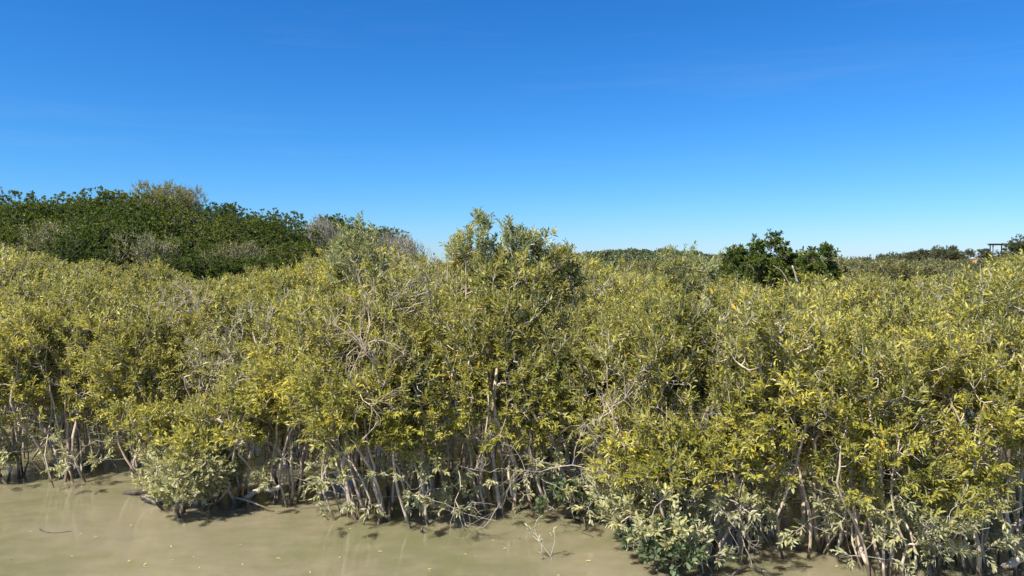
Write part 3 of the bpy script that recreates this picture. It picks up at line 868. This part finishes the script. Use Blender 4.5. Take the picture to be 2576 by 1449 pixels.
def low_bush(name, label, px, py, H, Rad, seed, leafm, kind, leaf, ntips, nstem=3, bark=M_bark, lpl=9, zb=.1, lobes=7, bare=.05, lean=(0, 0)):
    b_ = ground_at(px, py)
    pr = proto(tree_parts(seed, H, Rad, zb, nstem=nstem, ntips=ntips, shoots=2, lpl=lpl, leaf=leaf, kind=kind, lobes=lobes, shoot_len=.11, spread=.08, bare=bare, lean=lean), leafm, bark, M_twig)
    return plant(pr, name, label, 'bush', b_, 0.0, 1.0)
low_bush('overhanging_bush', 'silvery green bush leaning out over the water left of the pale bent log', 450, 1282, 1.05, .85, 801, M_leaf, 'lance', (.08, .036), 360, 5, zb=.08, lobes=11)
low_bush('overhanging_bush', 'leafy green bush under the tall dark leaning trunk, behind the overhanging silvery green bush', 385, 1235, 1.25, .6, 815, M_leaf, 'lance', (.08, .032), 240, 4, zb=.3, lobes=11)
low_bush('overhanging_bush', 'dense olive bush between the silvery green bush and the pale bent log', 545, 1268, 1.0, .6, 816, M_leaf_bush, 'lance', (.08, .034), 240, 4, zb=.15, lobes=9)
low_bush('overhanging_bush', 'bright yellow-green bush directly above the pale bent log', 600, 1268, 1.6, .75, 802, M_leaf, 'lance', (.08, .03), 300, 6, zb=.75, lobes=9)
low_bush('water_bush', 'low grey-green bush at the water line cut by the left picture edge', -20, 1215, .75, .3, 803, M_leaf_grey, 'lance', (.08, .036), 120, 3, zb=.05)
low_bush('silvery_bush', 'large pale silvery bush with broad leaves reaching over the water at the lower right', 1650, 1392, 1.2, .9, 804, M_leaf, 'lance', (.092, .036), 300, 6, zb=.25, lobes=10)
low_bush('silvery_bush', 'pale yellowish bush top to the right of the large silvery bush', 1800, 1405, 1.3, .7, 805, M_leaf, 'lance', (.09, .034), 200, 5, zb=.55, lobes=8)
low_bush('silvery_bush', 'small cluster of star-shaped pale leaves at the bottom edge', 1765, 1450, .42, .22, 806, M_leaf_grey, 'lance', (.085, .032), 26, 2, zb=.1, lobes=4)
low_bush('glossy_bush', 'glossy dark green low bush in the water under the silvery bush', 1690, 1436, .40, .42, 807, M_leaf_dark, 'rosette', (.10, .042), 60, 4, M_bark_dark, zb=.08, lobes=8)
low_bush('glossy_bush', 'small glossy green bush in the water left of the silvery bush, by the leaning trunks', 1440, 1318, .42, .42, 808, M_leaf_dark, 'rosette', (.095, .042), 60, 3, M_bark_dark, zb=.06, lobes=6)
low_bush('glossy_bush', 'tiny tuft of glossy leaves floating near the small glossy bush', 1462, 1366, .13, .12, 809, M_leaf_dark, 'rosette', (.09, .04), 8, 1, M_bark_dark, zb=.02, lobes=2)
low_bush('glossy_bush', 'tuft of dark round leaves at the water at the left end of the glossy bush', 1590, 1418, .2, .2, 810, M_leaf_dark, 'rosette', (.10, .045), 16, 2, M_bark_dark, zb=.03, lobes=3)
low_bush('glossy_bush', 'bright green glossy clump inside the thicket above the silvery bush', 1700, 1290, 1.9, .5, 811, M_leaf_dark, 'rosette', (.10, .04), 170, 4, M_bark_dark, zb=.75, lobes=7)
low_bush('hanging_bush', 'sparse leafy twig hanging over the water beside the dead branch', 1110, 1320, .32, .3, 812, M_leaf, 'lance', (.07, .028), 14, 1, zb=.05, lobes=3)
low_bush('water_bush', 'low leafy shoot among the stems at the lower right', 2420, 1400, .45, .28, 813, M_leaf_grey, 'lance', (.08, .034), 36, 3, zb=.12, lobes=4)
low_bush('water_bush', 'small green shoot sprouting from a dark stump left of the lower right stems', 2360, 1415, .35, .14, 814, M_leaf_dark, 'lance', (.07, .03), 14, 2, M_bark_dark, zb=.1, lobes=3)

# trees of the front row, each with the trunks the photo shows at the water edge
FT = [ # label, base px, py, top py, radius, crown base z, extra thin stems, hero stems (points, r0)
    ('olive mangrove at the left picture edge whose brown trunk carries a short cut limb', 40, 1200, 870, 1.05, .85, 3,
        [([(48, 1200), (42, 1130), (30, 1070), (25, 1000)], .027), ([(60, 1195), (72, 1150), (60, 1090), (66, 1020)], .018)]),
    ('mangrove on the far left whose two pale trunks fork right at the water', 163, 1210, 860, 1.0, .85, 2,
        [([(164, 1212), (168, 1185), (172, 1120), (168, 1060), (160, 960)], .021), ([(162, 1205), (140, 1165), (125, 1110), (112, 1050), (100, 960)], .020)]),
    ('mangrove right of the far left fork with a pale dark-footed trunk', 215, 1207, 850, 1.05, .85, 4,
        [([(206, 1207), (204, 1150), (200, 1090), (185, 1055), (170, 970)], .020), ([(300, 1190), (275, 1150), (255, 1110), (230, 1030)], .012)]),
    ('mangrove with a tall dark leaning trunk above the overhanging bush at the left', 420, 1200, 800, 1.15, .8, 4,
        [([(430, 1200), (410, 1100), (385, 1000), (360, 880)], .030)]),
    ('mangrove with thin crowded stems right above the pale bent log', 735, 1262, 850, 1.0, .85, 7,
        [([(752, 1258), (760, 1190), (775, 1120), (765, 1020)], .018)]),
    ('mangrove on a sheaf of thin pale slanting stems left of the thick tan trunk', 905, 1305, 880, .95, .9, 3,
        [([(905, 1305), (885, 1240), (865, 1180), (840, 1080)], .020), ([(918, 1298), (925, 1220), (928, 1150), (925, 1040)], .016), ([(898, 1300), (905, 1230), (890, 1150), (880, 1060)], .015)]),
    ('mangrove on one thick tan trunk leaning out of the water just left of the middle', 967, 1312, 880, 1.0, 1.0, 2,
        [([(967, 1312), (960, 1270), (935, 1200), (922, 1120), (915, 1020), (905, 920)], .046)]),
    ('mangrove on a smooth tan trunk with two bends left of the bare hanging branch', 1066, 1312, 900, .95, .95, 4,
        [([(1066, 1312), (1060, 1240), (1045, 1170), (1010, 1090), (985, 980)], .028)]),
    ('mangrove on a stout double trunk beside the blue reflection in the middle', 1262, 1292, 860, 1.0, 1.0, 2,
        [([(1262, 1292), (1248, 1220), (1238, 1120), (1228, 1000), (1205, 900)], .038), ([(1250, 1288), (1266, 1240), (1262, 1180), (1275, 1060)], .028)]),
    ('mangrove on knotty slim trunks at the right side of the dark gap in the middle', 1352, 1272, 880, .9, 1.05, 2,
        [([(1352, 1272), (1352, 1230), (1365, 1160), (1372, 1050)], .026)]),
    ('mangrove whose tan trunk leans left beside the small glossy bush', 1445, 1282, 870, 1.0, .95, 4,
        [([(1445, 1282), (1425, 1200), (1380, 1120), (1350, 1020)], .034)]),
    ('yellowish mangrove behind the left end of the large silvery bush', 1600, 1335, 880, 1.0, .6, 5, []),
    ('yellow-green mangrove right above the large silvery bush', 1780, 1360, 960, .95, .55, 5, []),
    ('mangrove with low pale leaves above the two pale stumps', 1990, 1385, 930, 1.0, .6, 4, []),
    ('mangrove on a low-splitting white-patched trunk at the lower right', 2222, 1449, 930, 1.0, .55, 5,
        [([(2195, 1449), (2165, 1380), (2150, 1290), (2135, 1150)], .036), ([(2225, 1449), (2200, 1370), (2180, 1270), (2165, 1120)], .026), ([(2235, 1449), (2250, 1360), (2265, 1270), (2275, 1130)], .033)]),
    ('mangrove on a pair of slim pale trunks near the right picture edge', 2456, 1441, 920, .95, .55, 3,
        [([(2450, 1441), (2430, 1370), (2420, 1290), (2410, 1150)], .022), ([(2462, 1442), (2475, 1370), (2490, 1300), (2500, 1150)], .022)]),
    ('mangrove on a straight pale trunk at the very right picture edge', 2570, 1432, 780, 1.0, .9, 2,
        [([(2566, 1432), (2560, 1330), (2568, 1230), (2572, 1050)], .022)]),
    ('bright yellow mangrove between the pale stumps and the low-splitting trunk', 2110, 1395, 900, .9, .7, 4, []),
]
for i, (lab, px, py, top, Rad, zb, extra, hs) in enumerate(FT):
    b0 = ground_at(px, py); D = b0[1]
    top = HOR + (top - HOR) * (.62 + .3 * math.sin(i * 2.3)); zb = zb * (.9 if px < 1550 else .78); Rad *= .95
    h = CAM_H - (top - HOR) / FPX * D
    stems = []; sr = []; ends = []
    for pts, r0 in hs:
        q0 = ground_at(*pts[0])
        P3 = [q0 - np.array([0, 0, .25]), q0] + [at(x, y, q0[1] + .10 * (j + 1)) for j, (x, y) in enumerate(pts[1:])]
        P3 = [p - b0 for p in P3]
        stems.append(P3); sr.append(r0); ends.append(P3[-1])
    lean = (0, 0)
    if ends:
        e = np.mean(ends, 0); lean = (float(e[0] / max(e[2], .8)) * .8, float(e[1] / max(e[2], .8)) * .5)
    pr = proto(tree_parts(900 + i, h, Rad, zb, nstem=extra + len(hs) + 2, ntips=340, lpl=11, lobes=13, bare=.15, low=(.07 if px > 1550 else .05), thick=.85, stems=stems, stem_r=sr, lean=lean, spread=.22), M_leaf, M_bark, M_twig)
    plant(pr, 'mangrove_tree', lab, 'tree', b0, 0.0, 1.0, group='mangroves of the front row at the water edge')
b0 = ground_at(2170, 1372)
wood('curved_branch', 'curved bare branch left of the low-splitting trunk at the lower right', 'branch', b0,
     [([at(2172, 1374, b0[1]), at(2150, 1345, b0[1]), at(2110, 1330, b0[1]), at(2098, 1290, b0[1]), at(2100, 1240, b0[1])], .012, .008)], M_bark)
pr_ = random.Random(3)
gp = Geo(); limb(gp, [(0, 0, -.05), (.003, 0, .04), (0, .003, .10)], .007, .003, 6); pm = gp.mesh('breathing_root', [M_bark_dark])
for k in range(16):
    q = ground_at(pr_.uniform(2075, 2215), pr_.uniform(1335, 1400))
    o = bpy.data.objects.new('breathing_root', pm); C.objects.link(o); o.location = q
    o.rotation_euler = (pr_.uniform(-.1, .1), pr_.uniform(-.1, .1), pr_.uniform(0, 6)); sc_ = pr_.uniform(.6, 1.2); o.scale = (1, 1, sc_)
    tag(o, 'thin dark breathing root poking straight up from the water right of the pale stumps', 'root', 'breathing roots right of the pale stumps')
b0 = ground_at(2346, 1400)
wood('upright_pole', 'single yellowish thin stick standing in the bluish water at the lower right', 'stick', b0,
     [([b0 - [0, 0, .2], at(2347, 1330, b0[1]), at(2348, 1270, b0[1])], .009, .008)], M_bark)

# floating leaves
m, n, l, b = mat('fallen_yellow_leaf'); b.inputs['Base Color'].default_value = (0.48, 0.42, 0.15, 1); b.inputs['Roughness'].default_value = .45
M_fall = m
fr_ = np.random.default_rng(9)
gf = Geo(); leaves(gf, np.array([[-.04, 0, .004]]), np.array([[1., 0, .02]]), np.array([[0, 0, 1.]]), np.array([.08]), np.array([.032]), np.array([.5]), 0, fold=.1)
fmesh = gf.mesh('floating_leaf', [M_fall])
FL = [(76, 1338), (204, 1343), (240, 1352), (330, 1322), (957, 1388), (1240, 1360), (325, 1412), (364, 1426), (365, 1420), (502, 1428), (610, 1420), (605, 1370), (855, 1402), (1405, 1448), (880, 1330), (1170, 1395), (1270, 1380), (700, 1405), (1480, 1412), (2105, 1425), (180, 1400), (430, 1375), (780, 1440), (1080, 1432)]
gf = Geo(); leaves(gf, np.array([[-.04, 0, .004]]), np.array([[1., 0, .02]]), np.array([[0, 0, 1.]]), np.array([.08]), np.array([.028]), np.array([.5]), 0, fold=.1)
bmesh_ = gf.mesh('floating_leaf', [M_bark_dark])
for i in range(20):
    x = fr_.uniform(20, 1500); y = fr_.uniform(interp(x, SHORE) + 30, 1446)
    o = bpy.data.objects.new('floating_leaf', bmesh_ if i % 3 == 0 else fmesh); C.objects.link(o)
    p = ground_at(x, y); o.location = (p[0], p[1], .002)
    o.rotation_euler = (0, 0, fr_.uniform(0, 6.28)); s = fr_.uniform(.18, .5); o.scale = (s, s * .8, s)
    if i % 3 == 0: tag(o, 'tiny dark brown leaf scrap floating on the muddy water', 'leaf', 'dark leaf scraps floating on the water')
    else: tag(o, 'yellow fallen leaf floating flat on the muddy water', 'leaf', 'fallen leaves floating on the water')
for i, (x, y) in enumerate(FL):
    o = bpy.data.objects.new('floating_leaf', fmesh); C.objects.link(o)
    p = ground_at(x, y); o.location = (p[0], p[1], .002)
    o.rotation_euler = (0, 0, fr_.uniform(0, 6.28)); s = fr_.uniform(.35, .85); o.scale = (s, s, s)
    tag(o, 'yellow fallen leaf floating flat on the muddy water', 'leaf', 'fallen leaves floating on the water')
print('all done', len(bpy.data.objects))
